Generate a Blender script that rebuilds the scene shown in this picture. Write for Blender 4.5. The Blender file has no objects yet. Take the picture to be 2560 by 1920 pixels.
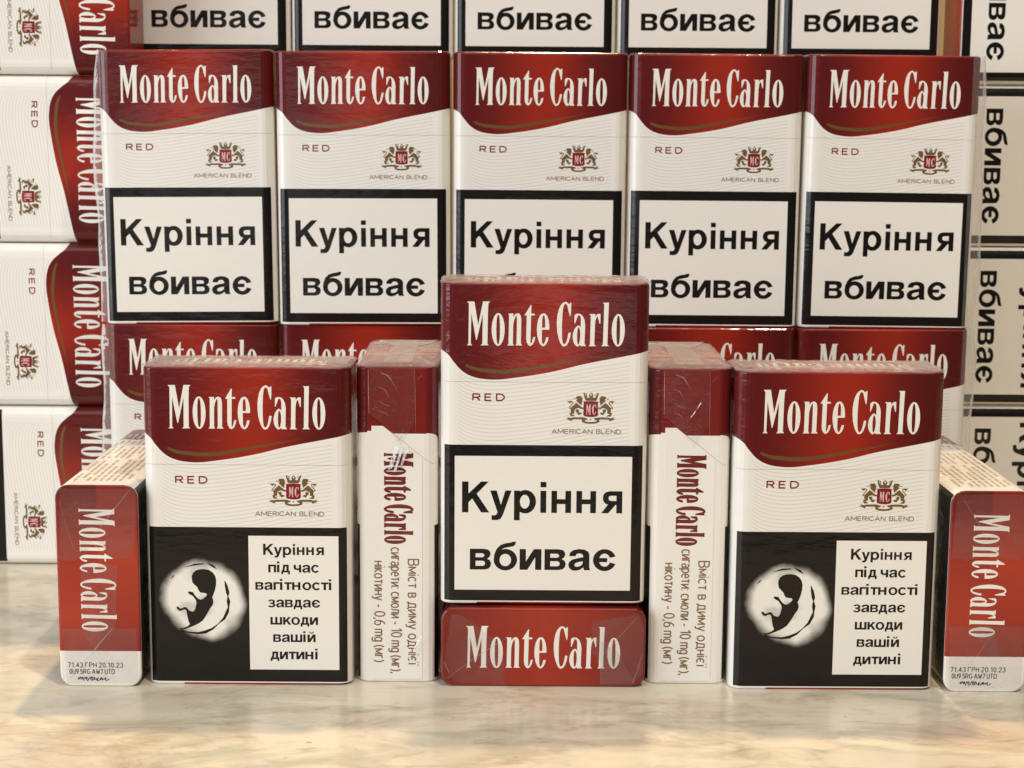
import bpy, bmesh, math, random
from mathutils import Vector, Matrix
from mathutils.geometry import delaunay_2d_cdt

random.seed(7)
S = bpy.context.scene
C = S.collection
MM = 0.001

# ------------------------------------------------------------------ camera, world, lights, exposure
F_PX, PITCH, ROLL, CAM_H, YAW = 4276.0, 0.1446, 0.0074, 147.2, 0.0029
cam_d = bpy.data.cameras.new('camera')
cam = bpy.data.objects.new('camera', cam_d); C.objects.link(cam); S.camera = cam
cam_d.sensor_width = 36.0; cam_d.lens = 36.0 * F_PX / 2560.0
cam_d.clip_start = 0.01; cam_d.clip_end = 20.0
cam.matrix_world = (Matrix.Translation((0, 0, CAM_H * MM)) @ Matrix.Rotation(-YAW, 4, 'Z')
                    @ Matrix.Rotation(math.pi / 2 - PITCH, 4, 'X') @ Matrix.Rotation(ROLL, 4, 'Z'))
cam_d.dof.use_dof = True; cam_d.dof.focus_distance = 0.460; cam_d.dof.aperture_fstop = 36.0

W = bpy.data.worlds.new('World'); S.world = W; W.use_nodes = True
bg = W.node_tree.nodes['Background']
bg.inputs['Color'].default_value = (1.0, 0.95, 0.90, 1); bg.inputs['Strength'].default_value = 0.07

def area(name, loc, target, size, power, color, shape='DISK', size_y=None):
    l = bpy.data.lights.new(name, 'AREA'); l.shape = shape; l.size = size
    if size_y: l.size_y = size_y
    l.energy = power; l.color = color
    o = bpy.data.objects.new(name, l); C.objects.link(o); o.location = loc
    o.rotation_euler = (Vector(target) - Vector(loc)).to_track_quat('-Z', 'Y').to_euler()
    return o
# warm ceiling lamp above and behind the packs, soft ceiling bounce in front, cool window far left
area('ceiling_lamp', (0.06, 1.06, 1.50), (0.0, 0.42, 0.0), 0.08, 20.0, (1.0, 0.77, 0.44))
area('front_lamp', (0.25, 0.02, 1.15), (0.0, 0.45, 0.05), 0.045, 7.5, (1.0, 0.90, 0.76))
area('ceiling_bounce', (-0.10, -0.75, 1.25), (0.0, 0.5, 0.1), 1.3, 11.4, (1.0, 0.985, 0.955), 'SQUARE')
area('window', (-1.13, -0.20, 0.42), (0.0, 0.46, 0.10), 1.0, 19.0, (0.80, 0.89, 1.0), 'RECTANGLE', 0.9)
# weak lights added behind the camera to give the film faint patches to reflect
area('film_patch_light', (0.095, -1.20, -0.13), (0.02, 0.45, 0.08), 0.20, 0.17, (0.92, 0.94, 1.0), 'SQUARE')
area('film_patch_light', (-0.36, -1.20, 0.09), (-0.09, 0.55, 0.13), 0.30, 0.36, (0.95, 0.95, 1.0), 'SQUARE')

vs = S.view_settings
vs.view_transform = 'Standard'; vs.look = 'None'; vs.gamma = 1.0; vs.exposure = -0.27
try: vs.use_curve_mapping = False
except Exception: pass
S.cycles.max_bounces = 10; S.cycles.transparent_max_bounces = 16
try: S.cycles.use_denoising = True
except Exception: pass

# ------------------------------------------------------------------ materials
def lin(r, g, b):
    f = lambda c: (c / 255.0) / 12.92 if c <= 10.3 else (((c / 255.0) + 0.055) / 1.055) ** 2.4
    return (f(r), f(g), f(b), 1.0)

class NT:
    """tiny helper for building node trees"""
    def __init__(s, name):
        s.m = bpy.data.materials.new(name); s.m.use_nodes = True
        s.t = s.m.node_tree; s.b = s.t.nodes['Principled BSDF']
    def n(s, typ, **kw):
        x = s.t.nodes.new(typ)
        for k, v in kw.items(): setattr(x, k, v)
        return x
    def put(s, sock, v):
        if isinstance(v, bpy.types.NodeSocket): s.t.links.new(v, sock)
        else: sock.default_value = v
    def math(s, op, a, b=None, c=None, clamp=False):
        x = s.n('ShaderNodeMath', operation=op, use_clamp=clamp)
        s.put(x.inputs[0], a)
        if b is not None: s.put(x.inputs[1], b)
        if c is not None: s.put(x.inputs[2], c)
        return x.outputs[0]
    def mix(s, f, a, b):
        x = s.n('ShaderNodeMix', data_type='RGBA')
        s.put(x.inputs[0], f); s.put(x.inputs[6], a); s.put(x.inputs[7], b)
        return x.outputs[2]
    def step(s, v, lo, hi):
        x = s.n('ShaderNodeMapRange', interpolation_type='SMOOTHSTEP')
        s.put(x.inputs[0], v); s.put(x.inputs[1], lo); s.put(x.inputs[2], hi)
        return x.outputs[0]
    def curve(s, v, pts):
        x = s.n('ShaderNodeFloatCurve'); c = x.mapping.curves[0]
        c.points[0].location = pts[0]; c.points[1].location = pts[-1]
        for p in pts[1:-1]: c.points.new(*p)
        x.mapping.update(); s.put(x.inputs['Value'], v)
        return x.outputs[0]
    def ramp(s, v, pts, interp='LINEAR'):
        x = s.n('ShaderNodeValToRGB'); r = x.color_ramp; r.interpolation = interp
        while len(r.elements) < len(pts): r.elements.new(0.5)
        for e, (p, c) in zip(r.elements, pts): e.position = p; e.color = c
        s.put(x.inputs[0], v); return x.outputs[0]
    def noise(s, vec, scale, detail=3, rough=0.5, dist=0.0):
        x = s.n('ShaderNodeTexNoise')
        s.put(x.inputs['Vector'], vec); x.inputs['Scale'].default_value = scale
        x.inputs['Detail'].default_value = detail; x.inputs['Roughness'].default_value = rough
        x.inputs['Distortion'].default_value = dist
        return x.outputs['Fac']
    def objco(s):
        return s.n('ShaderNodeTexCoord').outputs['Object']
    def mapping(s, vec, scale=(1, 1, 1), rot=(0, 0, 0), loc=(0, 0, 0)):
        x = s.n('ShaderNodeMapping'); s.put(x.inputs['Vector'], vec)
        x.inputs['Scale'].default_value = scale; x.inputs['Rotation'].default_value = rot
        x.inputs['Location'].default_value = loc
        return x.outputs[0]

def film_gloss(k, coat=0.75, wrinkle=0.18):
    """clear film drawn tight over printed card: glossy coat, faintly wrinkled, different on every pack"""
    b = k.b
    b.inputs['Roughness'].default_value = 0.55
    b.inputs['Specular IOR Level'].default_value = 0.10
    b.inputs['Coat Weight'].default_value = coat
    b.inputs['Coat Roughness'].default_value = 0.12
    b.inputs['Coat IOR'].default_value = 1.49
    co = k.n('ShaderNodeNewGeometry').outputs['Position']
    n1 = k.noise(k.mapping(co, (1, 1, 1.9), (0, 0.6, 0)), 55, 2)
    n2 = k.noise(k.mapping(co, (0.6, 1, 2.2), (0, -0.7, 0)), 190, 3, 0.6)
    h = k.math('ADD', k.math('MULTIPLY', n1, 0.7), k.math('MULTIPLY', n2, 0.35))
    bp = k.n('ShaderNodeBump'); bp.inputs['Strength'].default_value = wrinkle; bp.inputs['Distance'].default_value = 0.002
    k.t.links.new(h, bp.inputs['Height']); k.t.links.new(bp.outputs[0], b.inputs['Coat Normal'])

def ink(name, col, coat=0.75, rough=None):
    k = NT(name); k.b.inputs['Base Color'].default_value = col; film_gloss(k, coat)
    if rough: k.b.inputs['Roughness'].default_value = rough
    return k.m

PW, PD, PH, RC = 55.0, 21.8, 86.4, 3.5          # pack width, depth, height, corner radius (mm)
VS = PH / 87.0
WHITE = lin(236, 230, 220)
WAVE = [(0, 17.9), (1.9, 19.0), (3.5, 21.0), (6.1, 23.7), (8.7, 25.0), (11.9, 25.6), (15.0, 25.7), (18.7, 25.3),
        (28.5, 23.7), (38.3, 21.3), (48.2, 19.3), (52, 18.5), (55, 17.8)]
GOLD = [(0, 20.0), (6.6, 21.9), (9.0, 22.8), (11.4, 23.2), (17.9, 23.5), (25.2, 22.4), (35.0, 20.5), (44, 18.6), (55, 16.5)]

def card_material(name, side_bound):
    k = NT(name)
    co = k.objco(); sx = k.n('ShaderNodeSeparateXYZ'); k.t.links.new(co, sx.inputs[0])
    X = k.math('MULTIPLY', sx.outputs[0], 1000.0); Y = k.math('MULTIPLY', sx.outputs[1], 1000.0)
    v = k.math('MULTIPLY', k.math('SUBTRACT', PH, k.math('MULTIPLY', sx.outputs[2], 1000.0)), 1.0 / VS)
    sgn = k.math('SUBTRACT', 1.0, k.math('MULTIPLY', k.math('GREATER_THAN', Y, 0.0), 2.0))
    u = k.math('ADD', k.math('MULTIPLY', X, sgn), 27.5)
    un = k.math('DIVIDE', u, 55.0, clamp=True)
    w = k.math('MULTIPLY', k.curve(un, [(a / 55, b / 40) for a, b in WAVE]), 40.0)
    # the narrow sides carry a straight edge, set a little off where the flaps overlap
    side = k.math('GREATER_THAN', k.math('ABSOLUTE', X), 27.42)
    sb = k.math('ADD', side_bound, k.math('MULTIPLY', k.math('GREATER_THAN', Y, 6.75), 1.4))
    wb = k.math('ADD', k.math('MULTIPLY', w, k.math('SUBTRACT', 1.0, side)), k.math('MULTIPLY', sb, side))
    red = k.step(k.math('SUBTRACT', wb, v), -0.06, 0.06)
    # fine printed contour lines on the white
    ph = k.math('SUBTRACT', v, k.math('MULTIPLY', w, 0.82))
    fr = k.math('ABSOLUTE', k.math('SUBTRACT', k.math('FRACT', k.math('MULTIPLY', ph, 0.95)), 0.5))
    ln = k.step(fr, 0.36, 0.46)
    msk = k.math('MULTIPLY', k.math('MULTIPLY', k.step(u, 4.2, 5.4), k.step(u, 50.6, 49.4)),
                 k.math('MULTIPLY', k.step(v, 43.8, 42.6), k.step(ph, 4.2, 5.0)))
    ln = k.math('MULTIPLY', k.math('MULTIPLY', ln, msk), 0.34)
    grain = k.noise(co, 900, 2)
    wcol = k.mix(k.math('MULTIPLY', grain, 0.10), WHITE, lin(216, 206, 190))
    wcol = k.mix(ln, wcol, lin(150, 140, 122))
    # foil red, printed lighter in the middle of the face
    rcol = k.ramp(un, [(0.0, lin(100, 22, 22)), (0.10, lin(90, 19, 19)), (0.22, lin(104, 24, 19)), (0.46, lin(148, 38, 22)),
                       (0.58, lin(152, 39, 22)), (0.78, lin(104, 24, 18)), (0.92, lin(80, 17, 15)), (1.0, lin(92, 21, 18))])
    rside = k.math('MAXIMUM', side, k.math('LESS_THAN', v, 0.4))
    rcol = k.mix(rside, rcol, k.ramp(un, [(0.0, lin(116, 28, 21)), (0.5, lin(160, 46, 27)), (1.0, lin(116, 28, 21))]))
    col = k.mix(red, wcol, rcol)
    # gold streak that starts blunt at the left and thins out to the right
    g = k.math('MULTIPLY', k.curve(un, [(a / 55, b / 40) for a, b in GOLD]), 40.0)
    th = k.curve(un, [(0, 0.0), (6.2 / 55, 0.0), (6.9 / 55, 0.40), (12 / 55, 0.52), (22 / 55, 0.48), (34 / 55, 0.28), (46 / 55, 0.05), (1, 0.0)])
    gm = k.step(k.math('SUBTRACT', th, k.math('ABSOLUTE', k.math('SUBTRACT', v, g))), -0.04, 0.06)
    gm = k.math('MULTIPLY', gm, k.step(u, 47.0, 30.0))
    gm = k.math('MULTIPLY', gm, k.math('MULTIPLY', k.step(u, 6.3, 6.7), k.math('SUBTRACT', 1.0, side)))
    col = k.mix(gm, col, lin(104, 76, 38))
    # underside: red panel beside a white strip
    bot = k.math('GREATER_THAN', v, 86.45)
    bcol = k.mix(k.step(X, -17.75, -17.65), wcol, k.ramp(un, [(0.0, lin(128, 34, 24)), (0.36, lin(168, 52, 33)), (0.70, lin(150, 42, 27)), (1.0, lin(98, 25, 21))]))
    col = k.mix(bot, col, bcol)
    k.t.links.new(col, k.b.inputs['Base Color'])
    film_gloss(k)
    return k.m

M = {}
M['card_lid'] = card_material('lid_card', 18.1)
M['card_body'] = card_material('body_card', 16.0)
M['white'] = ink('cream_print', lin(236, 230, 218))
M['panel_white'] = ink('warning_white', lin(236, 229, 217))
M['black'] = ink('warning_black', lin(20, 15, 12), 0.55)
M['crimson'] = ink('crimson_print', lin(128, 24, 34))
M['gold'] = ink('gold_print', lin(112, 86, 46))
M['taupe'] = ink('taupe_print', lin(146, 122, 96))
M['brown'] = ink('brown_print', lin(128, 96, 64))
M['maroon'] = ink('maroon_print', lin(112, 40, 32))
M['pink'] = ink('pale_print', lin(226, 190, 176))
M['faded'] = ink('faded_print', lin(186, 168, 148))
M['ink_grey'] = ink('inkjet_grey', lin(84, 78, 72))
M['ink_black'] = ink('inkjet_black', lin(40, 38, 36))

def glow_material():
    k = NT('picture_glow'); co = k.objco(); sx = k.n('ShaderNodeSeparateXYZ'); k.t.links.new(co, sx.inputs[0])
    x = k.math('SUBTRACT', k.math('MULTIPLY', sx.outputs[0], 1000.0), GLOW[0]); z = k.math('SUBTRACT', k.math('MULTIPLY', sx.outputs[2], 1000.0), GLOW[1])
    ang = k.math('ARCTAN2', z, x)
    r = k.math('SQRT', k.math('ADD', k.math('MULTIPLY', x, x), k.math('MULTIPLY', z, z)))
    r = k.math('ADD', r, k.math('MULTIPLY', k.math('SUBTRACT', k.noise(co, 170, 3), 0.5), 2.6))
    lim = k.math('SUBTRACT', 10.7, k.math('MULTIPLY', k.step(k.math('COSINE', k.math('SUBTRACT', ang, -2.2)), 0.55, 1.0), 2.0))
    e = k.step(k.math('SUBTRACT', lim, r), -1.5, 1.6)
    mott = k.mix(k.math('MULTIPLY', k.step(k.noise(co, 120, 2), 0.46, 0.62), 0.75), lin(236, 230, 218), lin(190, 185, 175))
    k.t.links.new(k.mix(e, lin(20, 15, 12), mott), k.b.inputs['Base Color']); film_gloss(k, 0.55)
    return k.m
GLOW = (-27.5 + 15.2, PH - 63.9 * VS)
M['glow'] = glow_material()

def film_material(name, fac, white, rough, scale, strength):
    k = NT(name); b = k.b
    b.inputs['Base Color'].default_value = white; b.inputs['Roughness'].default_value = rough
    b.inputs['Specular IOR Level'].default_value = 0.6
    co = k.n('ShaderNodeNewGeometry').outputs['Position']
    n = k.noise(k.mapping(co, (1.0, 1.7, 1.3)), scale, 4, 0.6, 0.6)
    bp = k.n('ShaderNodeBump'); bp.inputs['Strength'].default_value = strength; bp.inputs['Distance'].default_value = 0.003
    k.t.links.new(n, bp.inputs['Height']); k.t.links.new(bp.outputs[0], b.inputs['Normal'])
    tr = k.n('ShaderNodeBsdfTransparent'); mx = k.n('ShaderNodeMixShader')
    fr = k.n('ShaderNodeLayerWeight'); fr.inputs['Blend'].default_value = 0.25
    k.t.links.new(bp.outputs[0], fr.inputs['Normal'])
    f = k.math('MULTIPLY_ADD', fr.outputs['Fresnel'], 0.55, fac, clamp=True)
    f = k.math('MULTIPLY', f, k.math('ADD', 0.55, k.math('MULTIPLY', k.noise(co, scale * 1.7, 3), 0.9)), clamp=True)
    k.t.links.new(f, mx.inputs[0]); k.t.links.new(tr.outputs[0], mx.inputs[1]); k.t.links.new(b.outputs[0], mx.inputs[2])
    k.t.links.new(mx.outputs[0], k.t.nodes['Material Output'].inputs['Surface'])
    return k.m
M['film_top'] = film_material('crinkled_film', 0.17, (0.80, 0.74, 0.70, 1), 0.16, 120, 0.9)
M['film_flap'] = film_material('film_flap', 0.09, (0.40, 0.31, 0.28, 1), 0.22, 140, 0.5)
M['film_faint'] = film_material('film_faint', 0.035, (0.42, 0.30, 0.27, 1), 0.2, 150, 0.9)
M['film_edge'] = film_material('film_edge', 0.07, (0.85, 0.82, 0.78, 1), 0.15, 90, 0.35)
M['crease'] = film_material('film_crease_streak', 0.42, (0.85, 0.74, 0.68, 1), 0.25, 400, 0.3)

def table_material():
    k = NT('polished_marble'); co = k.objco()
    a = k.mapping(co, (1.0, 1.9, 1), (0, 0, math.radians(-28)))
    b = k.mapping(co, (1.0, 2.6, 1), (0, 0, math.radians(-34)), (2, 5, 0))
    big = k.noise(a, 15, 5, 0.55, 0.9)
    mid = k.noise(b, 24, 5, 0.6, 1.2)
    pink = k.noise(k.mapping(co, (1.0, 2.0, 1), (0, 0, math.radians(-25)), (7, 1, 0)), 19, 5, 0.6, 0.8)
    fine = k.noise(k.mapping(co, (1.0, 3.2, 1), (0, 0, math.radians(-30))), 85, 6, 0.62, 0.8)
    vein = k.noise(k.mapping(co, (1.0, 2.0, 1), (0, 0, math.radians(-30)), (3, 1, 0)), 20, 6, 0.6, 1.6)
    base = k.ramp(big, [(0.30, lin(214, 204, 184)), (0.46, lin(226, 215, 192)), (0.56, lin(238, 224, 198)), (0.72, lin(242, 228, 202))])
    base = k.mix(k.math('MULTIPLY', k.step(mid, 0.47, 0.64), 0.62), base, lin(184, 177, 152))
    base = k.mix(k.math('MULTIPLY', k.step(pink, 0.50, 0.68), 0.60), base, lin(210, 184, 158))
    base = k.mix(k.math('MULTIPLY', k.step(fine, 0.52, 0.70), k.math('MULTIPLY_ADD', k.step(mid, 0.44, 0.60), 0.40, 0.14)), base, lin(158, 140, 116))
    band = k.math('SUBTRACT', 1.0, k.math('MULTIPLY', k.math('ABSOLUTE', k.math('SUBTRACT', vein, 0.5)), 26.0), clamp=True)
    base = k.mix(k.math('MULTIPLY', k.math('MULTIPLY', band, 0.30), k.step(pink, 0.40, 0.58)), base, lin(146, 130, 108))
    sp = k.step(k.noise(k.mapping(co, (1, 1.8, 1)), 260, 2), 0.72, 0.77)
    base = k.mix(k.math('MULTIPLY', sp, 0.6), base, lin(128, 110, 88))
    base = k.mix(0.14, base, lin(120, 112, 98))
    k.t.links.new(base, k.b.inputs['Base Color'])
    k.b.inputs['Roughness'].default_value = 0.30
    k.b.inputs['Specular IOR Level'].default_value = 0.5
    k.b.inputs['Coat Weight'].default_value = 0.22; k.b.inputs['Coat Roughness'].default_value = 0.10
    bp = k.n('ShaderNodeBump'); bp.inputs['Strength'].default_value = 0.06; bp.inputs['Distance'].default_value = 0.001
    k.t.links.new(k.noise(co, 300, 4), bp.inputs['Height']); k.t.links.new(bp.outputs[0], k.b.inputs['Normal'])
    return k.m
M['table'] = table_material()
def wall_material():
    k = NT('tan_paint'); co = k.objco()
    k.t.links.new(k.mix(k.noise(co, 14, 4), lin(186, 160, 116), lin(170, 144, 100)), k.b.inputs['Base Color'])
    k.b.inputs['Roughness'].default_value = 0.85
    return k.m
M['wall'] = wall_material()

# ------------------------------------------------------------------ mesh helpers
def mesh(name, verts, faces, mat, smooth=False):
    me = bpy.data.meshes.new(name); me.from_pydata([tuple(c * MM for c in v) for v in verts], [], faces)
    if mat: me.materials.append(mat)
    if smooth: me.polygons.foreach_set('use_smooth', [True] * len(me.polygons))
    me.update(); return me

def obj(name, me, parent=None):
    o = bpy.data.objects.new(name, me); C.objects.link(o)
    if parent: o.parent = parent
    return o

# ------------------------------------------------------------------ lettering: outlines as polygons, unioned flat
class G:
    """glyph: polygons to add, polygons to cut, advance width"""
    def __init__(s, adv): s.a = []; s.s = []; s.adv = adv
    def p(s, *pts): s.a.append(list(pts)); return s
    def cut(s, *pts): s.s.append(list(pts)); return s
    def r(s, x0, y0, x1, y1): return s.p((x0, y0), (x1, y0), (x1, y1), (x0, y1))
    def ell(s, cx, cy, rx, ry, n=28, cut=False, pw=2.0):
        q = []
        for i in range(n):
            t = 2 * math.pi * i / n; c_, s_ = math.cos(t), math.sin(t)
            q.append((cx + rx * math.copysign(abs(c_) ** (2 / pw), c_), cy + ry * math.copysign(abs(s_) ** (2 / pw), s_)))
        (s.s if cut else s.a).append(q); return s
    def arc(s, cx, cy, RX, RY, rx, ry, a0, a1, n=24):
        o, i = [], []
        for j in range(n + 1):
            t = math.radians(a0 + (a1 - a0) * j / n)
            o.append((cx + RX * math.cos(t), cy + RY * math.sin(t))); i.append((cx + rx * math.cos(t), cy + ry * math.sin(t)))
        return s.p(*(o + i[::-1]))
    def line(s, pts, w):
        q_ = [pts[0]]
        for p_ in pts[1:]:
            if math.hypot(p_[0] - q_[-1][0], p_[1] - q_[-1][1]) > 1e-4: q_.append(p_)
        if not isinstance(w, (list, tuple)):
            h = w / 2
            for i, (a, b) in enumerate(zip(q_, q_[1:])):
                dx, dy = b[0] - a[0], b[1] - a[1]; l = math.hypot(dx, dy); nx, ny = -dy / l * h, dx / l * h
                s.p((a[0] + nx, a[1] + ny), (b[0] + nx, b[1] + ny), (b[0] - nx, b[1] - ny), (a[0] - nx, a[1] - ny))
                if i: s.p(*[(a[0] + h * math.cos(t * math.pi / 3 + .3), a[1] + h * math.sin(t * math.pi / 3 + .3)) for t in range(6)])
            return s
        pts, ws = q_, w
        L, R = [], []
        for i, (x, y) in enumerate(pts):
            x0, y0 = pts[max(0, i - 1)]; x1, y1 = pts[min(len(pts) - 1, i + 1)]
            dx, dy = x1 - x0, y1 - y0; l = math.hypot(dx, dy) or 1; nx, ny = -dy / l, dx / l
            L.append((x + nx * ws[i] / 2, y + ny * ws[i] / 2)); R.append((x - nx * ws[i] / 2, y - ny * ws[i] / 2))
        for i in range(len(pts) - 1): s.p(L[i], L[i + 1], R[i + 1], R[i])
        return s

def tris_of(g):
    """union of the adds minus the cuts -> verts, triangles"""
    vs_, fs = [], []
    for poly in g.a + g.s:
        b = len(vs_); area_ = sum(poly[i][0] * poly[(i + 1) % len(poly)][1] - poly[(i + 1) % len(poly)][0] * poly[i][1] for i in range(len(poly)))
        if area_ < 0: poly = poly[::-1]
        vs_ += [Vector(p_) for p_ in poly]; fs.append(list(range(b, b + len(poly))))
    na = len(g.a)
    v, e, f, ov, oe, of = delaunay_2d_cdt(vs_, [], fs, 1, 1e-5)
    out = []
    for t, src in zip(f, of):
        if any(i < na for i in src) and not any(i >= na for i in src): out.append(t)
    return [tuple(p_) for p_ in v], out
_tc = {}
def gt(g):
    if id(g) not in _tc: _tc[id(g)] = (tris_of(g), g)
    return _tc[id(g)][0]

def lay(items, frame):
    """items: (glyph, x, y, sx, sy); frame maps (x, y) mm -> local 3D"""
    V, F = [], []
    for g, x, y, sx, sy in items:
        v, f = gt(g); b = len(V)
        V += [frame(x + px * sx, y + py * sy) for px, py in v]; F += [[b + i for i in t] for t in f]
    return V, F

# tall condensed roman (traced in its own units: cap height 1100)
def roman():
    T = lambda pts: [(x - 170, (1268 + (x - 170) * 0.0087) - y) for x, y in pts]
    g = {}
    def new(name, adds, cuts=(), x0=0):
        q = G(0)
        for a in adds: q.p(*[(x - x0, y) for x, y in T(a)])
        for a in cuts: q.cut(*[(x - x0, y) for x, y in T(a)])
        g[name] = (q, x0)
    def el(cx, cy, rx, ry, pw=2.0, n=36):
        out = []
        for i in range(n):
            t = 2 * math.pi * i / n; c_, s_ = math.cos(t), math.sin(t)
            out.append((cx + rx * math.copysign(abs(c_) ** (2 / pw), c_), cy + ry * math.copysign(abs(s_) ** (2 / pw), s_)))
        return out
    new('M', [[(175, 168), (355, 168), (452, 760), (575, 168), (752, 168), (745, 185), (712, 215), (700, 500), (690, 1225), (722, 1268),
               (520, 1272), (560, 1225), (570, 480), (420, 1130), (400, 1130), (278, 470), (265, 1225), (305, 1268), (170, 1268), (205, 1225), (215, 215), (180, 190)]])
    new('o', [el(963, 872, 166, 412)], [el(963, 872, 46, 368, 2.5)])
    new('n', [[(1212, 472), (1350, 472), (1348, 560), (1395, 490), (1450, 465), (1500, 475), (1540, 530), (1553, 640), (1545, 1230), (1585, 1275),
               (1410, 1275), (1435, 1230), (1442, 600), (1430, 515), (1405, 545), (1370, 640), (1347, 760), (1340, 1230), (1370, 1275), (1195, 1275), (1230, 1230), (1240, 510)]])
    new('t', [[(1790, 262), (1810, 262), (1802, 472), (1898, 478), (1892, 522), (1802, 520), (1790, 1190), (1800, 1235), (1825, 1200), (1860, 1070),
               (1912, 1060), (1895, 1160), (1850, 1250), (1790, 1292), (1740, 1270), (1695, 1200), (1680, 1100), (1690, 520), (1630, 518)]])
    new('e', [[(2268, 880), (2080, 880), (2080, 1130), (2088, 1200), (2112, 1250), (2135, 1235), (2165, 1170), (2192, 1070), (2252, 1070), (2235, 1160),
               (2190, 1250), (2140, 1290), (2100, 1295), (2040, 1250), (1990, 1140), (1960, 1000), (1950, 870), (1960, 740), (1985, 620), (2030, 520),
               (2075, 478), (2125, 468), (2170, 480), (2215, 540), (2250, 640), (2268, 780)]],
        [[(2082, 832), (2082, 640), (2095, 550), (2122, 512), (2145, 545), (2160, 620), (2163, 700), (2160, 832)]])
    D = lambda pts: [(x + 2111, y) for x, y in pts]
    new('C', [D([(710, 205), (708, 400), (700, 500), (690, 545), (678, 540), (640, 400), (615, 290), (590, 240), (560, 230), (530, 250), (508, 320),
                 (492, 450), (480, 700), (480, 950), (488, 1120), (505, 1215), (535, 1252), (565, 1240), (595, 1190), (625, 1080), (648, 955), (708, 960),
                 (690, 1080), (650, 1200), (600, 1280), (545, 1303), (500, 1295), (450, 1230), (400, 1110), (365, 960), (348, 780), (348, 640), (365, 500),
                 (395, 370), (440, 270), (500, 205), (555, 180), (600, 190), (650, 238), (690, 208)])])
    new('a', [D([(805, 725), (795, 715), (797, 520), (830, 488), (890, 475), (950, 490), (1010, 540), (1055, 640), (1072, 760), (1060, 1230), (1100, 1295),
                 (960, 1295), (945, 1260), (955, 1000), (960, 640), (950, 560), (925, 525), (900, 518), (885, 530), (850, 620), (815, 720)]),
              D([(962, 830), (930, 790), (895, 775), (850, 800), (800, 870), (765, 970), (755, 1060), (765, 1150), (800, 1240), (850, 1295), (890, 1303), (930, 1280), (965, 1230)])],
        [D([(895, 820), (880, 860), (868, 1000), (870, 1150), (880, 1230), (900, 1255), (925, 1230), (945, 1130), (953, 1000), (945, 910), (922, 840)])])
    new('r', [D([(1170, 490), (1330, 490), (1328, 560), (1370, 500), (1410, 482), (1460, 490), (1458, 730), (1440, 735), (1400, 600), (1385, 545),
                 (1360, 575), (1335, 640), (1322, 760), (1310, 1255), (1360, 1298), (1165, 1298), (1200, 1255), (1213, 530)])])
    new('l', [D([(1515, 205), (1672, 205), (1660, 500), (1645, 1255), (1690, 1298), (1490, 1298), (1530, 1255), (1545, 600), (1550, 245)])])
    new('O', [D(el(1918, 898, 166, 410))], [D(el(1918, 898, 46, 366, 2.5))])
    return g
ROM = roman()
def heavier(q, w):
    """the same letter with fattened outlines, as printed on the narrow side"""
    b = G(0); b.a = list(q.a)
    for poly in q.a: b.line(list(poly) + [poly[0]], w)
    for c in q.s:
        cx = sum(p_[0] for p_ in c) / len(c); cy = sum(p_[1] for p_ in c) / len(c)
        b.cut(*[(cx + (x - cx) * 0.55, cy + (y - cy) * 0.93) for x, y in c])
    return b
ROM_BOLD = {k_: (heavier(q, 46), x0) for k_, (q, x0) in ROM.items()}
ROM_W, ROM_H = 4026.0, 1100.0
def brand_items(x, y, w, h, rom=None):
    sx, sy = w / ROM_W, h / ROM_H
    return [(q, x + x0 * sx, y, sx, sy) for q, x0 in (rom or ROM).values()]

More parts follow.
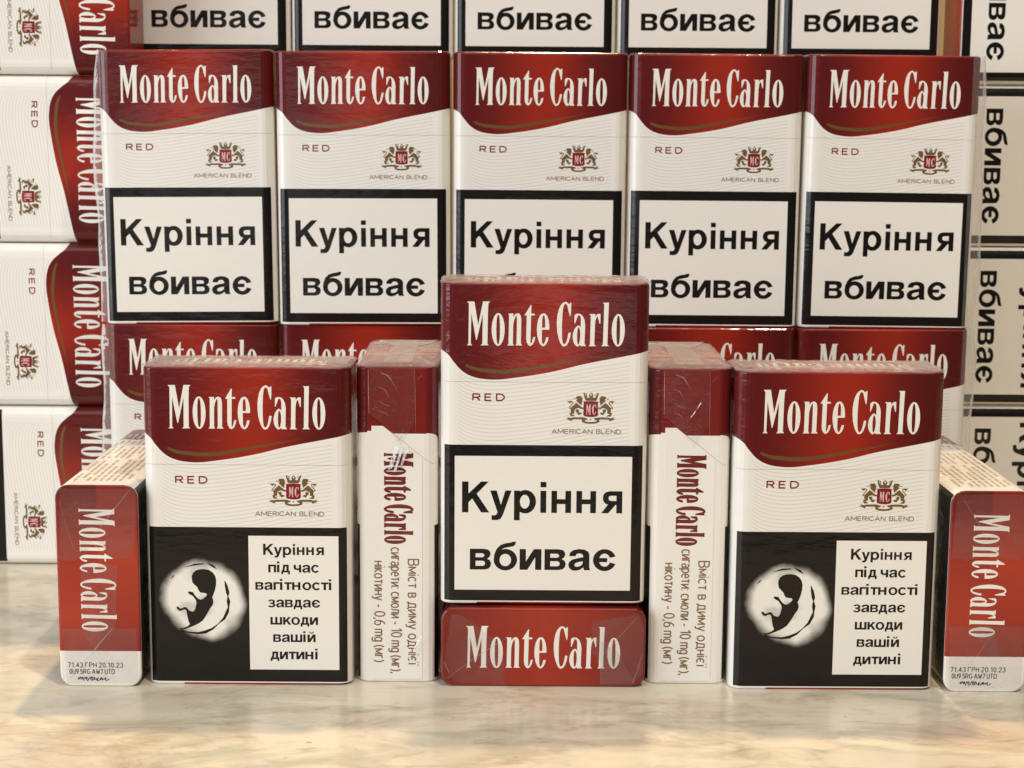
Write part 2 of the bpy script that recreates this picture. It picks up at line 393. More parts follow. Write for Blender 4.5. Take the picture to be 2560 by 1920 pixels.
# heavy grotesque (x-height 210, cap height 294)
def grotesque():
    g = {}
    def N(ch, adv): g[ch] = G(adv); return g[ch]
    N('К', 289).r(0, 0, 66, 294).p((195, 294), (272, 294), (150, 178), (280, 0), (197, 0), (105, 132), (66, 95), (66, 180), (100, 210))
    N('у', 245).p((0, 210), (66, 210), (110, 72), (155, 210), (218, 210), (130, -25), (108, -58), (75, -72), (15, -71), (15, -26), (45, -27), (64, -20), (76, 2))
    q = N('р', 270); q.r(0, -73, 59, 210).ell(115, 105, 110, 112); q.ell(110, 105, 50, 66, cut=True)
    N('і', 113).r(0, 0, 60, 210).r(0, 243, 60, 294)
    N('н', 256).r(0, 0, 58, 210).r(143, 0, 202, 210).r(58, 85, 143, 131)
    q = N('я', 241); q.p((215, 210), (85, 210), (45, 200), (22, 178), (15, 148), (20, 118), (40, 92), (80, 79), (155, 79), (155, 0), (215, 0)).p((0, 0), (72, 0), (150, 84), (70, 84))
    q.cut((155, 167), (98, 167), (80, 160), (73, 145), (80, 125), (98, 117), (155, 117))
    def ve(ch):
        q = N(ch, 222); q.p((0, 0), (0, 208), (130, 208), (170, 200), (190, 178), (192, 150), (182, 125), (160, 110), (185, 95), (198, 65), (192, 30), (170, 8), (135, 0))
        q.cut((53, 163), (118, 163), (133, 153), (136, 143), (133, 133), (118, 123), (53, 123)).cut((53, 88), (122, 88), (138, 78), (142, 62), (138, 46), (122, 37), (53, 37))
    ve('в')
    q = N('б', 242); q.ell(109, 100, 109, 108).p((0, 100), (5, 150), (25, 205), (60, 245), (110, 265), (160, 272), (175, 280), (207, 281), (200, 252), (185, 236), (150, 228), (100, 218), (74, 205), (56, 180), (52, 100))
    q.ell(108, 97, 54, 62, cut=True)
    def ii(ch):
        return N(ch, 232).r(0, 0, 58, 208).r(145, 0, 203, 208).p((58, 83), (132, 208), (145, 208), (145, 126), (72, 0), (58, 0))
    ii('и')
    q = ii('й'); q.line([(55, 285), (65, 255), (101, 243), (138, 255), (148, 285)], 26)
    q = N('а', 230)
    q.p((8, 140), (15, 175), (45, 200), (100, 212), (150, 206), (185, 185), (196, 155), (196, 30), (205, 0), (148, 0), (140, 25), (138, 100), (138, 145), (125, 163), (100, 169), (78, 163), (66, 140))
    q.p((145, 132), (80, 118), (35, 105), (8, 80), (0, 50), (10, 18), (40, -4), (75, -6), (110, 5), (145, 32))
    q.cut((136, 90), (90, 80), (64, 70), (57, 52), (64, 37), (85, 33), (113, 42), (132, 62))
    N('є', 232).arc(108, 102, 108, 110, 52, 66, 20, 340, 34).r(55, 82, 132, 123)
    N('с', 225).arc(105, 102, 105, 110, 50, 64, 36, 324, 34)
    q = N('о', 242); q.ell(109, 102, 109, 110); q.ell(109, 102, 53, 66, cut=True)
    N('п', 226).r(0, 0, 58, 208).r(138, 0, 196, 208).r(58, 160, 138, 208)
    q = N('д', 238); q.p((45, 208), (186, 208), (186, 46), (128, 46), (128, 161), (98, 161), (93, 110), (78, 46), (22, 46), (40, 110)).r(0, 0, 214, 47).r(0, -50, 46, 2).r(168, -50, 214, 2)
    N('ч', 222).r(132, 0, 190, 208).p((0, 208), (58, 208), (58, 138), (68, 118), (90, 110), (134, 116), (134, 68), (85, 62), (32, 74), (6, 105), (0, 142))
    N('г', 165).r(0, 0, 58, 208).r(0, 160, 150, 208)
    N('т', 196).r(61, 0, 119, 208).r(0, 160, 180, 208)
    q = N('з', 205); q.arc(85, 150, 88, 62, 34, 24, -75, 165, 20).arc(85, 58, 95, 64, 38, 24, -165, 75, 20).r(50, 88, 100, 128)
    N('ш', 322).r(0, 0, 58, 208).r(117, 0, 175, 208).r(234, 0, 292, 208).r(58, 0, 117, 48).r(175, 0, 234, 48)
    N('к', 212).r(0, 0, 58, 208).p((130, 208), (200, 208), (122, 122), (208, 0), (140, 0), (82, 85), (58, 60), (58, 122), (72, 138))
    g[' '] = G(85)
    return g
GRO = grotesque()
def gro_items(text, xc, y, x_height, width=None, track=0, wide=1.0):
    s = x_height / 210.0; adv = sum(GRO[c].adv + track for c in text) - 26 - track
    sx = width / adv if width else s * wide
    x = xc - adv * sx / 2; out = []
    for c in text:
        if GRO[c].a: out.append((GRO[c], x, y, sx, s))
        x += (GRO[c].adv + track) * sx
    return out

# thin single-stroke letters on a unit cap height of 1
def strokes():
    def A(cx, cy, rx, ry, a0, a1, n=12): return [(cx + rx * math.cos(math.radians(a0 + (a1 - a0) * i / n)), cy + ry * math.sin(math.radians(a0 + (a1 - a0) * i / n))) for i in range(n + 1)]
    X = .70
    d = {
     'R': (.62, [[(0, 0), (0, 1), (.38, 1)] + A(.38, .74, .2, .26, 90, -90) + [(0, .48)], [(.3, .48), (.6, 0)]]),
     'E': (.56, [[(.54, 1), (0, 1), (0, 0), (.54, 0)], [(0, .52), (.48, .52)]]),
     'D': (.66, [[(0, 0), (0, 1), (.25, 1)] + A(.25, .5, .4, .5, 90, -90) + [(0, 0)]]),
     'A': (.72, [[(0, 0), (.36, 1), (.72, 0)], [(.13, .34), (.59, .34)]]),
     'M': (.80, [[(0, 0), (0, 1), (.4, .25), (.8, 1), (.8, 0)]]),
     'I': (.0, [[(0, 0), (0, 1)]]),
     'C': (.66, [A(.38, .5, .38, .5, 45, 315, 18)]),
     'N': (.64, [[(0, 0), (0, 1), (.64, 0), (.64, 1)]]),
     'B': (.56, [[(0, .52), (.34, .52)] + A(.34, .76, .18, .24, -90, 90) + [(0, 1), (0, 0), (.34, 0)] + A(.34, .26, .21, .26, -90, 90)]),
     'L': (.48, [[(0, 1), (0, 0), (.48, 0)]]),
     'U': (.58, [[(0, 1), (0, .28)] + A(.29, .28, .29, .28, 180, 360) + [(.58, 1)]]),
     'G': (.62, [A(.34, .5, .34, .5, 50, 330, 18) + [(.62, .45), (.4, .45)]]),
     'W': (.8, [[(0, 1), (.2, 0), (.4, .7), (.6, 0), (.8, 1)]]),
     'T': (.56, [[(0, 1), (.56, 1)], [(.28, 1), (.28, 0)]]),
     'Г': (.48, [[(0, 0), (0, 1), (.5, 1)]]),
     'Р': (.52, [[(0, 0), (0, 1), (.3, 1)] + A(.3, .74, .22, .26, 90, -90) + [(0, .48)]]),
     'Н': (.54, [[(0, 0), (0, 1)], [(.54, 0), (.54, 1)], [(0, .5), (.54, .5)]]),
     'В': (.50, [[(0, .53), (.28, .53)] + A(.28, .765, .2, .235, -90, 90) + [(0, 1), (0, 0), (.28, 0)] + A(.28, .265, .22, .265, -90, 90)]),
     '0': (.46, [A(.23, .5, .23, .5, 0, 360, 20)]),
     '1': (.28, [[(.0, .78), (.24, 1), (.24, 0)]]),
     '2': (.46, [A(.23, .75, .23, .25, 170, -20) + [(0, 0), (.48, 0)]]),
     '3': (.46, [A(.22, .76, .2, .24, 160, -90), A(.22, .27, .24, .27, 90, -160)]),
     '4': (.5, [[(.36, 0), (.36, 1), (0, .3), (.5, .3)]]),
     '5': (.46, [[(.44, 1), (.06, 1), (.03, .55)] + A(.21, .31, .25, .31, 110, -150)]),
     '6': (.46, [A(.23, .29, .23, .29, 0, 360, 18), [(.02, .34), (.06, .68), (.24, .95), (.4, .98)]]),
     '7': (.46, [[(0, 1), (.46, 1), (.16, 0)]]),
     '9': (.46, [A(.23, .71, .23, .29, 0, 360, 18), [(.44, .66), (.4, .3), (.22, .05), (.06, .02)]]),
     '.': (.06, [[(.03, 0), (.03, .1)]]), ',': (.08, [[(.06, .1), (.0, -.16)]]), ':': (.06, [[(.03, 0), (.03, .1)], [(.03, .58), (.03, .68)]]),
     '-': (.28, [[(0, .36), (.28, .36)]]),
     '(': (.18, [A(.42, .4, .42, .66, 130, 230)]), ')': (.18, [A(-.24, .4, .42, .66, 50, -50)]),
     'м': (.5, [[(0, 0), (0, X), (.25, .12), (.5, X), (.5, 0)]]),
     'і': (.0, [[(0, 0), (0, X)], [(0, .9), (0, 1)]]), 'ї': (.14, [[(.07, 0), (.07, X)], [(-.05, .88), (-.05, .98)], [(.19, .88), (.19, .98)]]),
     'с': (.38, [A(.22, X / 2, .22, X / 2, 50, 310, 16)]),
     'т': (.38, [[(0, X), (.38, X)], [(.19, X), (.19, 0)]]),
     'в': (.36, [[(0, .37), (.2, .37)] + A(.2, .535, .14, .165, -90, 90) + [(0, X), (0, 0), (.2, 0)] + A(.2, .185, .17, .185, -90, 90)]),
     'д': (.48, [[(.1, X), (.4, X), (.4, 0)], [(.12, X), (.1, .25), (.03, 0)], [(-.03, -.16), (-.03, 0), (.5, 0), (.5, -.16)]]),
     'и': (.38, [[(0, X), (0, 0), (.38, X), (.38, 0)]]),
     'у': (.40, [[(0, X), (.21, .04)], [(.40, X), (.16, -.2), (.0, -.24)]]),
     'о': (.42, [A(.21, X / 2, .21, X / 2, 0, 360, 18)]),
     'н': (.38, [[(0, 0), (0, X)], [(.38, 0), (.38, X)], [(0, .37), (.38, .37)]]),
     'є': (.38, [A(.22, X / 2, .22, X / 2, 50, 310, 16), [(.02, .36), (.28, .36)]]),
     'г': (.26, [[(0, 0), (0, X), (.28, X)]]),
     'а': (.36, [A(.18, .5, .18, .2, 160, 0, 8) + [(.36, 0)], A(.17, .2, .18, .2, 20, 340, 14)]),
     'р': (.40, [[(0, -.26), (0, X)], A(.2, X / 2, .2, X / 2, 0, 360, 18)]),
     'е': (.40, [[(.02, .36), (.4, .36)] + A(.2, X / 2, .2, X / 2, 0, 310, 16)]),
     'к': (.34, [[(0, 0), (0, X)], [(.33, X), (.03, .36), (.36, 0)]]),
     'л': (.40, [[(-.02, 0), (.08, .1), (.12, X), (.4, X), (.4, 0)]]),
     'm': (.62, [[(0, 0), (0, X)], [(0, .5)] + A(.155, .52, .155, .18, 150, 0, 8) + [(.31, 0)], [(.31, .5)] + A(.465, .52, .155, .18, 150, 0, 8) + [(.62, 0)]]),
     'g': (.40, [A(.2, X / 2, .2, X / 2, 0, 360, 18), [(.4, X), (.4, -.06)] + A(.2, -.06, .2, .2, 0, -150, 8)]),
    }
    return d
STK = strokes()
def stroke_text(text, x, y, h, width, weight, gap=0.22, wide=1.0, space=0.28):
    """returns items for lay(); width fixes the total length"""
    adv = [(space if c == ' ' else STK[c][0] * wide + gap) for c in text]
    tot = sum(adv) - gap; s = width / tot
    out, px = [], 0.0
    for c, a_ in zip(text, adv):
        if c != ' ':
            q = G(0)
            for ln in STK[c][1]:
                q.line([(qx * wide * s, qy * h) for qx, qy in ln], weight)
            out.append((q, x + px * s, y, 1, 1))
        px += a_
    return out

# ------------------------------------------------------------------ the pack: prototype meshes in pack space (front is -y, base at z = 0)
def plan(inset=0.0, n=5):
    """rounded rectangle, counter-clockwise from the front right"""
    hw, hd, r = PW / 2 - inset, PD / 2 - inset, RC - inset
    pts = []
    for cx, cy, a0 in ((hw - r, -hd + r, -90), (hw - r, hd - r, 0), (-hw + r, hd - r, 90), (-hw + r, -hd + r, 180)):
        for i in range(n + 1):
            t = math.radians(a0 + 90 * i / n); pts.append((cx + r * math.cos(t), cy + r * math.sin(t)))
    return pts

def lid_line(y):
    """height of the lid's lower edge: low at the front, climbing towards the hinge"""
    t = (y + 9.2) / (6.6 + 9.2); t = min(1, max(0, t))
    return PH - (26.3 - 12.6 * t) * VS

def loft(rings, cap0=True, cap1=True):
    V, F = [], []; n = len(rings[0])
    for r_ in rings: V += r_
    for k_ in range(len(rings) - 1):
        for i in range(n):
            j = (i + 1) % n; F.append([k_ * n + i, k_ * n + j, (k_ + 1) * n + j, (k_ + 1) * n + i])
    if cap0: F.append(list(range(n))[::-1])
    if cap1: F.append([(len(rings) - 1) * n + i for i in range(n)])
    return V, F

def dense(pl):
    """add points on the long sides so the slanted lid line has its kinks"""
    out = []
    for i, p in enumerate(pl):
        q = pl[(i + 1) % len(pl)]; out.append(p)
        if abs(p[0] - q[0]) < 1e-6 and abs(p[1] - q[1]) > 5:
            for yy in ((-6.9, -3, 2, 6.6) if q[1] > p[1] else (6.6, 2, -3, -6.9)): out.append((p[0], yy))
    return out
RB = 0.75
def edge_rings(z, sgn):
    rb = RB if sgn < 0 else 0.5
    return [[(x, y, z + sgn * (rb - rb * math.sin(math.radians(t)))) for x, y in dense(plan(rb * (1 - math.cos(math.radians(t)))))] for t in (0, 22, 44, 66, 90)]
P0 = dense(plan()); P2 = dense(plan(0.9))
def body_mesh():
    rings = edge_rings(0.0, 1)[::-1] + [[(x, y, lid_line(y) - 0.035) for x, y in P0], [(x, y, lid_line(y) - 0.035) for x, y in P2]]
    return mesh('pack_body', *loft(rings), M['card_body'])
def lid_mesh():
    rings = [[(x, y, lid_line(y) + 0.035) for x, y in P2], [(x, y, lid_line(y) + 0.035) for x, y in P0]] + edge_rings(PH, -1)
    return mesh('pack_lid', *loft(rings), M['card_lid'])

def face_pt(x, off):
    """point of the front face at x (mm from the centre), lifted by off along the surface normal"""
    c = PW / 2 - RC
    if abs(x) <= c: return (x, -PD / 2 - off)
    s_ = math.copysign(1, x); t = min(1, (abs(x) - c) / RC)
    a = math.asin(t); r = RC + off
    return (s_ * (c + r * math.sin(a)), -PD / 2 + RC - r * math.cos(a))
zv = lambda v: PH - v * VS
FRONT = lambda off: (lambda u, v_: (u - 27.5, -PD / 2 - off, v_))

def sheet(x0, x1, z0, z1, off, back=False):
    """printed sheet wrapped round the front (or back) of the pack"""
    c = PW / 2 - RC
    xs = sorted({x0, x1} | {s_ * (c + RC * math.sin(math.radians(a))) for s_ in (-1, 1) for a in (0, 18, 36, 54, 72)
                            if x0 < s_ * (c + RC * math.sin(math.radians(a))) < x1})
    V, F = [], []
    for x in xs:
        px, py = face_pt(x, off)
        if back: px, py = -px, -py
        V += [(px, py, z0), (px, py, z1)]
    for i in range(len(xs) - 1): F.append([2 * i, 2 * i + 2, 2 * i + 3, 2 * i + 1])
    return V, F

def flat(items, frame, mat, name): return mesh(name, *lay(items, frame), mat)
ME = {}
ME['body'] = body_mesh(); ME['lid'] = lid_mesh()
BRAND_H = 11.55
ME['brand'] = flat(brand_items(7.0, zv(16.55), 41.4, BRAND_H), FRONT(0.03), M['white'], 'brand_lettering')
ME['variety'] = flat(stroke_text('RED', 8.6, zv(31.3), 1.72, 8.3, 0.38, 0.42, wide=1.0), FRONT(0.03), M['crimson'], 'variety_lettering')
ME['blend'] = flat(stroke_text('AMERICAN BLEND', 29.6, zv(40.1), 1.12, 18.2, 0.22, 0.20, space=0.46), FRONT(0.03), M['taupe'], 'blend_lettering')

def emblem():
    K = lambda pts: [((1380 + X / 11.06 - 1100) / 9.55, zv((970 + Y / 11.06 - 712) / 9.27)) for X, Y in pts]
    mir = lambda pts: [(2210 - x, y) for x, y in pts]
    q = G(0)
    q.p(*K([(888, 122), (1003, 160), (985, 215), (1000, 255), (1040, 265), (1065, 240), (1045, 190), (1110, 116), (1178, 190), (1155, 240), (1180, 265),
            (1225, 255), (1240, 215), (1222, 160), (1332, 122), (1275, 300), (1245, 345), (970, 345), (935, 300)]))
    for c_ in ([(930, 155), (975, 170), (965, 208), (950, 195)], ): q.cut(*K(c_)); q.cut(*K(mir(c_)))
    q.cut(*K([(1110, 150), (1140, 185), (1110, 215), (1080, 185)]))
    left = [[(690, 235), (715, 222), (840, 215), (835, 240), (870, 280), (860, 380), (835, 470), (780, 430), (715, 365), (690, 335), (730, 310), (690, 285)],
            [(600, 288), (690, 283), (690, 300), (615, 306)],
            [(695, 400), (780, 470), (850, 530), (895, 530), (895, 578), (830, 570), (760, 545), (700, 560), (650, 590), (645, 680), (600, 700), (555, 690), (545, 600), (530, 560), (600, 490)],
            [(505, 680), (640, 675), (640, 700), (600, 700), (580, 725), (625, 740), (668, 770), (545, 780)],
            [(670, 590), (740, 578), (778, 620), (765, 672), (800, 662), (852, 690), (840, 715), (760, 745), (728, 690), (690, 650)],
            [(440, 360), (560, 352), (600, 372), (560, 385), (515, 422)]]
    for a in left: q.p(*K(a)); q.p(*K(mir(a)))
    tail = [(520, 565), (500, 545), (545, 480), (600, 420), (600, 380), (560, 365)]
    q.line(K(tail), 0.22); q.line(K(mir(tail)), 0.22)
    rib = [(412, 852), (480, 838), (425, 800), (560, 825), (600, 805), (900, 803), (960, 822), (1022, 830), (1000, 868), (950, 885), (930, 905), (1000, 925),
           (1105, 932), (1105, 985), (980, 975), (880, 945), (860, 915), (860, 862), (600, 864), (572, 915), (500, 882)]
    q.p(*K(rib)); q.p(*K(mir(rib)))
    q.p(*K([(1095, 832), (1108, 858), (1128, 862), (1108, 872), (1095, 895), (1082, 872), (1062, 862), (1082, 858)]))
    sh = G(0); sh.p(*K([(888, 368), (1000, 358), (1110, 354), (1220, 358), (1322, 368), (1300, 390), (1308, 740), (1270, 775), (1190, 792), (1110, 796),
                        (1020, 790), (940, 775), (895, 740), (902, 390)]))
    x0, y0 = K([(975, 728)])[0]; x1, y1 = K([(1108, 450)])[0]; x2 = K([(1140, 728)])[0][0]; x3 = K([(1250, 728)])[0][0]
    mg = [(ROM['M'][0], x0, y0, (x1 - x0) / 582, (y1 - y0) / 1100), ]
    cg, cx0 = ROM['C']; cl = 2459 - 170
    mg.append((cg, x2 - cl * (x3 - x2) / 362 + 0 * cx0, y0, (x3 - x2) / 362, (y1 - y0) / 1100))
    return q, sh, mg
_q, _sh, _mg = emblem()
ME['emblem'] = flat([(_q, 0, 0, 1, 1)], FRONT(0.03), M['gold'], 'emblem')
ME['shield'] = flat([(_sh, 0, 0, 1, 1)], FRONT(0.045), M['crimson'], 'shield')
ME['monogram'] = flat(_mg, FRONT(0.06), M['pink'], 'monogram')

WX0, WX1, WZ0, WZ1 = -26.4, 26.25, zv(86.1), zv(43.3)
ME['frame'] = mesh('warning_frame', *sheet(WX0, WX1, WZ0, WZ1, 0.03), M['black'])
ME['frame_back'] = mesh('warning_frame', *sheet(WX0, WX1, WZ0, WZ1, 0.03, True), M['black'])
ME['panel'] = mesh('warning_panel', *sheet(WX0 + 2.75, WX1 - 2.8, WZ0 + 2.95, WZ1 - 3.0, 0.045), M['panel_white'])
ME['warning'] = flat(gro_items('Куріння', 27.15, zv(61.75), 6.0, 42.7) + gro_items('вбиває', 27.4, zv(77.5), 5.75, 38.9), FRONT(0.07), M['black'], 'warning_lettering')
ME['panel_small'] = mesh('warning_panel', *sheet(-27.5 + 27.6, -27.5 + 51.6, zv(82.7), zv(45.6), 0.045), M['panel_white'])
lines = ['Куріння', 'під час', 'вагітності', 'завдає', 'шкоди', 'вашій', 'дитині']
ME['warning_small'] = flat([it for i, t in enumerate(lines) for it in gro_items(t, 39.6, zv(50.8 + 4.83 * i), 2.14, {2: 20.6, 0: 16.2}.get(i), -9, 1.06)],
                           FRONT(0.07), M['black'], 'warning_lettering')
def picture():
    K = lambda pts: [((380 + X / 6.91 - 365) / 9.28, zv((1380 + Y / 6.91 - 920) / 9.1)) for X, Y in pts]
    q = G(0)
    q.p(*K([(690, 450), (685, 400), (710, 340), (760, 295), (830, 275), (900, 272), (980, 285), (1050, 330), (1090, 390), (1105, 460), (1100, 550), (1080, 640),
            (1050, 720), (1030, 760), (1045, 800), (1050, 850), (1035, 900), (990, 960), (950, 1030), (910, 1100), (860, 1170), (790, 1220), (720, 1255),
            (640, 1290), (560, 1320), (490, 1335), (440, 1300), (520, 1305), (600, 1270), (640, 1235), (615, 1170), (600, 1100), (585, 1000), (560, 975), (520, 985), (490, 1005),
            (450, 995), (420, 960), (415, 930), (450, 930), (470, 960), (510, 955), (550, 935), (590, 940), (615, 975), (640, 1000), (700, 1015), (730, 980),
            (745, 930), (760, 870), (755, 820), (700, 740), (650, 715), (615, 685), (630, 660), (670, 665), (700, 670), (730, 720), (780, 780), (830, 805),
            (870, 790), (920, 750), (945, 715), (930, 695), (880, 685), (830, 680), (800, 640), (780, 590), (740, 550), (700, 510)]))
    def ln(pts, ws): q.line(K(pts), [w_ / 50.0 for w_ in ws])
    ln([(1250, 470), (1275, 560), (1300, 680), (1302, 740), (1310, 830), (1310, 930), (1290, 1010), (1230, 1130), (1130, 1220), (1030, 1310), (900, 1370), (780, 1390), (600, 1375), (480, 1350)],
       [6, 38, 45, 12, 48, 20, 42, 36, 9, 28, 42, 30, 16, 40])
    ln([(600, 235), (740, 195), (900, 180)], [5, 24, 14]); ln([(960, 168), (1050, 215), (1120, 270)], [8, 32, 4]); ln([(330, 450), (365, 405), (400, 370)], [3, 16, 3])
    return q
_pic = picture()
ME['picture'] = flat([(_pic, 0, 0, 1, 1)], FRONT(0.07), M['black'], 'silhouette')
_gl = G(0); _gl.ell(GLOW[0] + 27.5, GLOW[1], 12.1, 12.1, 48)
ME['glow'] = flat([(_gl, 0, 0, 1, 1)], FRONT(0.045), M['glow'], 'picture')

TOP = lambda off: (lambda a, b: (-a, -b, PH + off))
ME['top_brand'] = flat(brand_items(-20.7, -5.7, 41.4, BRAND_H), TOP(0.03), M['white'], 'top_lettering')
BOT = lambda off: (lambda a, b: (-a, b, -off))             # a runs down the end face, b across it
ME['base_brand'] = flat(brand_items(-21.3, -4.7, 33.6, 9.4), BOT(0.03), M['white'], 'base_lettering')
CODE = lambda off: (lambda a, b: (b - 27.5, a - PD / 2, -off))
def code_meshes():
    it = stroke_text('71.43 ГРН 20.10.23', 2.2, 5.3, 1.25, 14.6, 0.22, 0.26) + stroke_text('0U9 5RG AW7 UTD', 2.6, 3.5, 1.25, 12.0, 0.22, 0.26)
    q = G(0); rnd = random.Random(3)
    for i in range(44):
        x = 5.0 + 7.6 * i / 43; a = rnd.uniform(-.5, .5)
        y0 = 1.45 + rnd.uniform(0, .8); q.line([(x, y0), (x + a, y0 + rnd.uniform(.3, .65))], 0.24)
    return flat(it, CODE(0.03), M['ink_grey'], 'price_code'), flat([(q, 0, 0, 1, 1)], CODE(0.03), M['ink_black'], 'batch_mark')
ME['price'], ME['batch'] = code_meshes()
SIDE = lambda off: (lambda a, b: (-PW / 2 - 0.14 - off, PD / 2 - b, PH - a * VS))   # left side: a runs down, b across from the back
ME['side_brand'] = flat(brand_items(23.4, 7.6, 24.8, 7.5, ROM_BOLD), SIDE(0.03), M['maroon'], 'side_lettering')
ME['contents'] = flat(stroke_text('Вміст в диму однієї', 52.6, 13.9, 2.75, 29.4, 0.36, 0.17) + stroke_text('сигарети: смоли - 10 mg (мг),', 49.4, 9.3, 2.75, 35.0, 0.36, 0.17)
                      + stroke_text('нікотину - 0,6 mg (мг)', 53.2, 4.8, 2.75, 28.0, 0.36, 0.17), SIDE(0.03), M['brown'], 'contents_lettering')
def side_flap_mesh():
    """glued outer flap of the narrow side, a card's thickness proud"""
    ys = [6.7, 4.5, 2, -1, -4, -6.7]; x0, x1 = -PW / 2 - 0.14, -PW / 2 + 0.05
    top = [(y, lid_line(y) - 0.05) for y in ys]; pts = top + [(-6.7, 0.9), (6.7, 0.9)]; n = len(pts)
    V = [(x0, y, z) for y, z in pts] + [(x1, y, z) for y, z in pts]
    F = [list(range(n))] + [[i, i + n, (i + 1) % n + n, (i + 1) % n] for i in range(n)]
    return mesh('side_flap', V, F, M['card_body'])
ME['side_flap'] = side_flap_mesh()
def info_print():
    """small print on the right side, too fine to read: rows of short dashes grouped like words"""
    q = G(0); rnd = random.Random(11)
    for row in range(9):
        y = -7.6 + row * 1.75; z = 6.0
        while z < 78:
            l = rnd.uniform(1.0, 5.0)
            if not (33 < z < 37 or 55 < z < 58 or rnd.random() < .12):
                q.p((y, z), (y + .8, z), (y + .8, min(z + l, 79)), (y, min(z + l, 79)))
            z += l + rnd.uniform(.5, 1.1)
    return flat([(q, 0, 0, 1, 1)], lambda a, b: (PW / 2 + 0.03, a, b), M['faded'], 'small_print')
ME['info'] = info_print()

# clear film: crinkled top sheet with turned-down lip and pinched corners
def film_top_mesh(seed):
    rnd = random.Random(seed); ph = [rnd.uniform(0, 6.28) for _ in range(8)]
    def hgt(x, y):
        return 0.42 + 0.16 * math.sin(x * .55 + y * .9 + ph[0]) + 0.13 * math.sin(x * 1.2 - y * .7 + ph[1]) + 0.10 * math.sin(y * 1.9 + x * .3 + ph[2]) + 0.07 * math.sin(x * 2.7 + y * 1.6 + ph[3])
    V, F = [], []; nx, ny = 44, 20
    rings = []
    base = plan(0.0, 6)
    # dense outline
    out = []
    for i, p in enumerate(base):
        q = base[(i + 1) % len(base)]; d = math.hypot(q[0] - p[0], q[1] - p[1]); m_ = max(1, int(d / 1.6))
        for j in range(m_): out.append((p[0] + (q[0] - p[0]) * j / m_, p[1] + (q[1] - p[1]) * j / m_))
    n = len(out)
    def ring(s, dz, lift):
        r_ = []
        for i, (x, y) in enumerate(out):
            corner = max(0.0, (abs(x) - 22) / 5.5) * max(0.0, (abs(y) - 6) / 4.9)
            w_ = 0.10 * math.sin(i * .9 + ph[4]) + 0.07 * math.sin(i * 2.3 + ph[5])
            k_ = s + (0.006 if lift else 0) + corner * 0.004
            r_.append((x * (1 + (k_ - 1)), y * (1 + (k_ - 1) * 1.6), PH + dz + (w_ if lift else 0) + corner * 0.25 * lift))
        return r_
    rings.append([(x * 1.003, y * 1.008, PH - 0.16 + .06 * math.sin(i * .37 + ph[6]) + .05 * math.sin(i * 1.3)) for i, (x, y) in enumerate(out)])
    rings.append(ring(1.002, 0.12, 1))
    for s in (0.95, 0.86, 0.74, 0.60, 0.44, 0.26, 0.1):
        rings.append([(x * s, y * s, PH + 0.18 + hgt(x * s, y * s) * 0.6 * min(1, (1 - s) * 6)) for x, y in out])
    V, F = loft(rings, False, True)
    return mesh('film_top', V, F, M['film_top'], True)
ME['film'] = [film_top_mesh(s) for s in (1, 2, 3)]

def pack(loc, axes, label, group, parts, name='cigarette_pack', film=0):
    """axes: world directions of the pack's own x, y, z; parts: which printed pieces this pack shows"""
    r = bpy.data.objects.new(name, None); C.objects.link(r)
    r.empty_display_size = 0.02
    m = Matrix([[axes[0][i], axes[1][i], axes[2][i]] for i in range(3)]).to_4x4()
    r.matrix_world = Matrix.Translation([c * MM for c in loc]) @ m
    r['label'] = label; r['category'] = 'cigarette pack'
    if group: r['group'] = group
    body = obj('box', ME['body'], r); lid = obj('lid', ME['lid'], r)
    if 'front' in parts:
        obj('brand_lettering', ME['brand'], lid); obj('variety_lettering', ME['variety'], body); obj('blend_lettering', ME['blend'], body)
        e = obj('emblem', ME['emblem'], r); obj('shield', ME['shield'], e); obj('monogram', ME['monogram'], e)
    if 'warn' in parts or 'front' in parts or 'frames' in parts:
        f = obj('warning_frame', ME['frame'], r)
        if 'warn' in parts: obj('warning_panel', ME['panel'], f); obj('warning_lettering', ME['warning'], f)
        if 'picture' in parts:
            obj('warning_panel', ME['panel_small'], f); obj('warning_lettering', ME['warning_small'], f)
            obj('picture', ME['glow'], f); obj('silhouette', ME['picture'], f)
    if 'frames' in parts: obj('back_warning_frame', ME['frame_back'], r)
    if 'top' in parts: obj('top_lettering', ME['top_brand'], lid)
    if 'base' in parts:
        obj('base_lettering', ME['base_brand'], body); obj('price_code', ME['price'], body); obj('batch_mark', ME['batch'], body)
    if 'side' in parts:
        f = obj('side_flap', ME['side_flap'], body); f.parent = r
        obj('side_lettering', ME['side_brand'], f); obj('contents_lettering', ME['contents'], f)
    if 'info' in parts: obj('small_print', ME['info'], r)
    if 'film' in parts: obj('film_top', ME['film'][film], r)
    return r

def flaps(parent, frame, polys, creases, mat='film_flap'):
    """folded film ends: overlapping clear flaps and bright lines for their creases and for painted reflection streaks"""
    for i, p_ in enumerate(polys):
        f = frame(0.10 + 0.05 * i); obj('film_flap', mesh('film_flap', [f(*q) for q in p_], [list(range(len(p_)))], M[mat]), parent)
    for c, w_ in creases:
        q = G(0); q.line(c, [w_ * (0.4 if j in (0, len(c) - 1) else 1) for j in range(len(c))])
        obj('film_crease_streak', flat([(q, 0, 0, 1, 1)], frame(0.10 + 0.05 * len(polys)), M['crease'], 'film_crease_streak'), parent)

X_, Y_, Z_ = Vector((1, 0, 0)), Vector((0, 1, 0)), Vector((0, 0, 1))
def upright(rz=0.0, lean=0.0, tip=0.0):
    m = Matrix.Rotation(tip, 3, 'Y') @ Matrix.Rotation(rz, 3, 'Z') @ Matrix.Rotation(lean, 3, 'X')
    return (m @ X_, m @ Y_, m @ Z_)

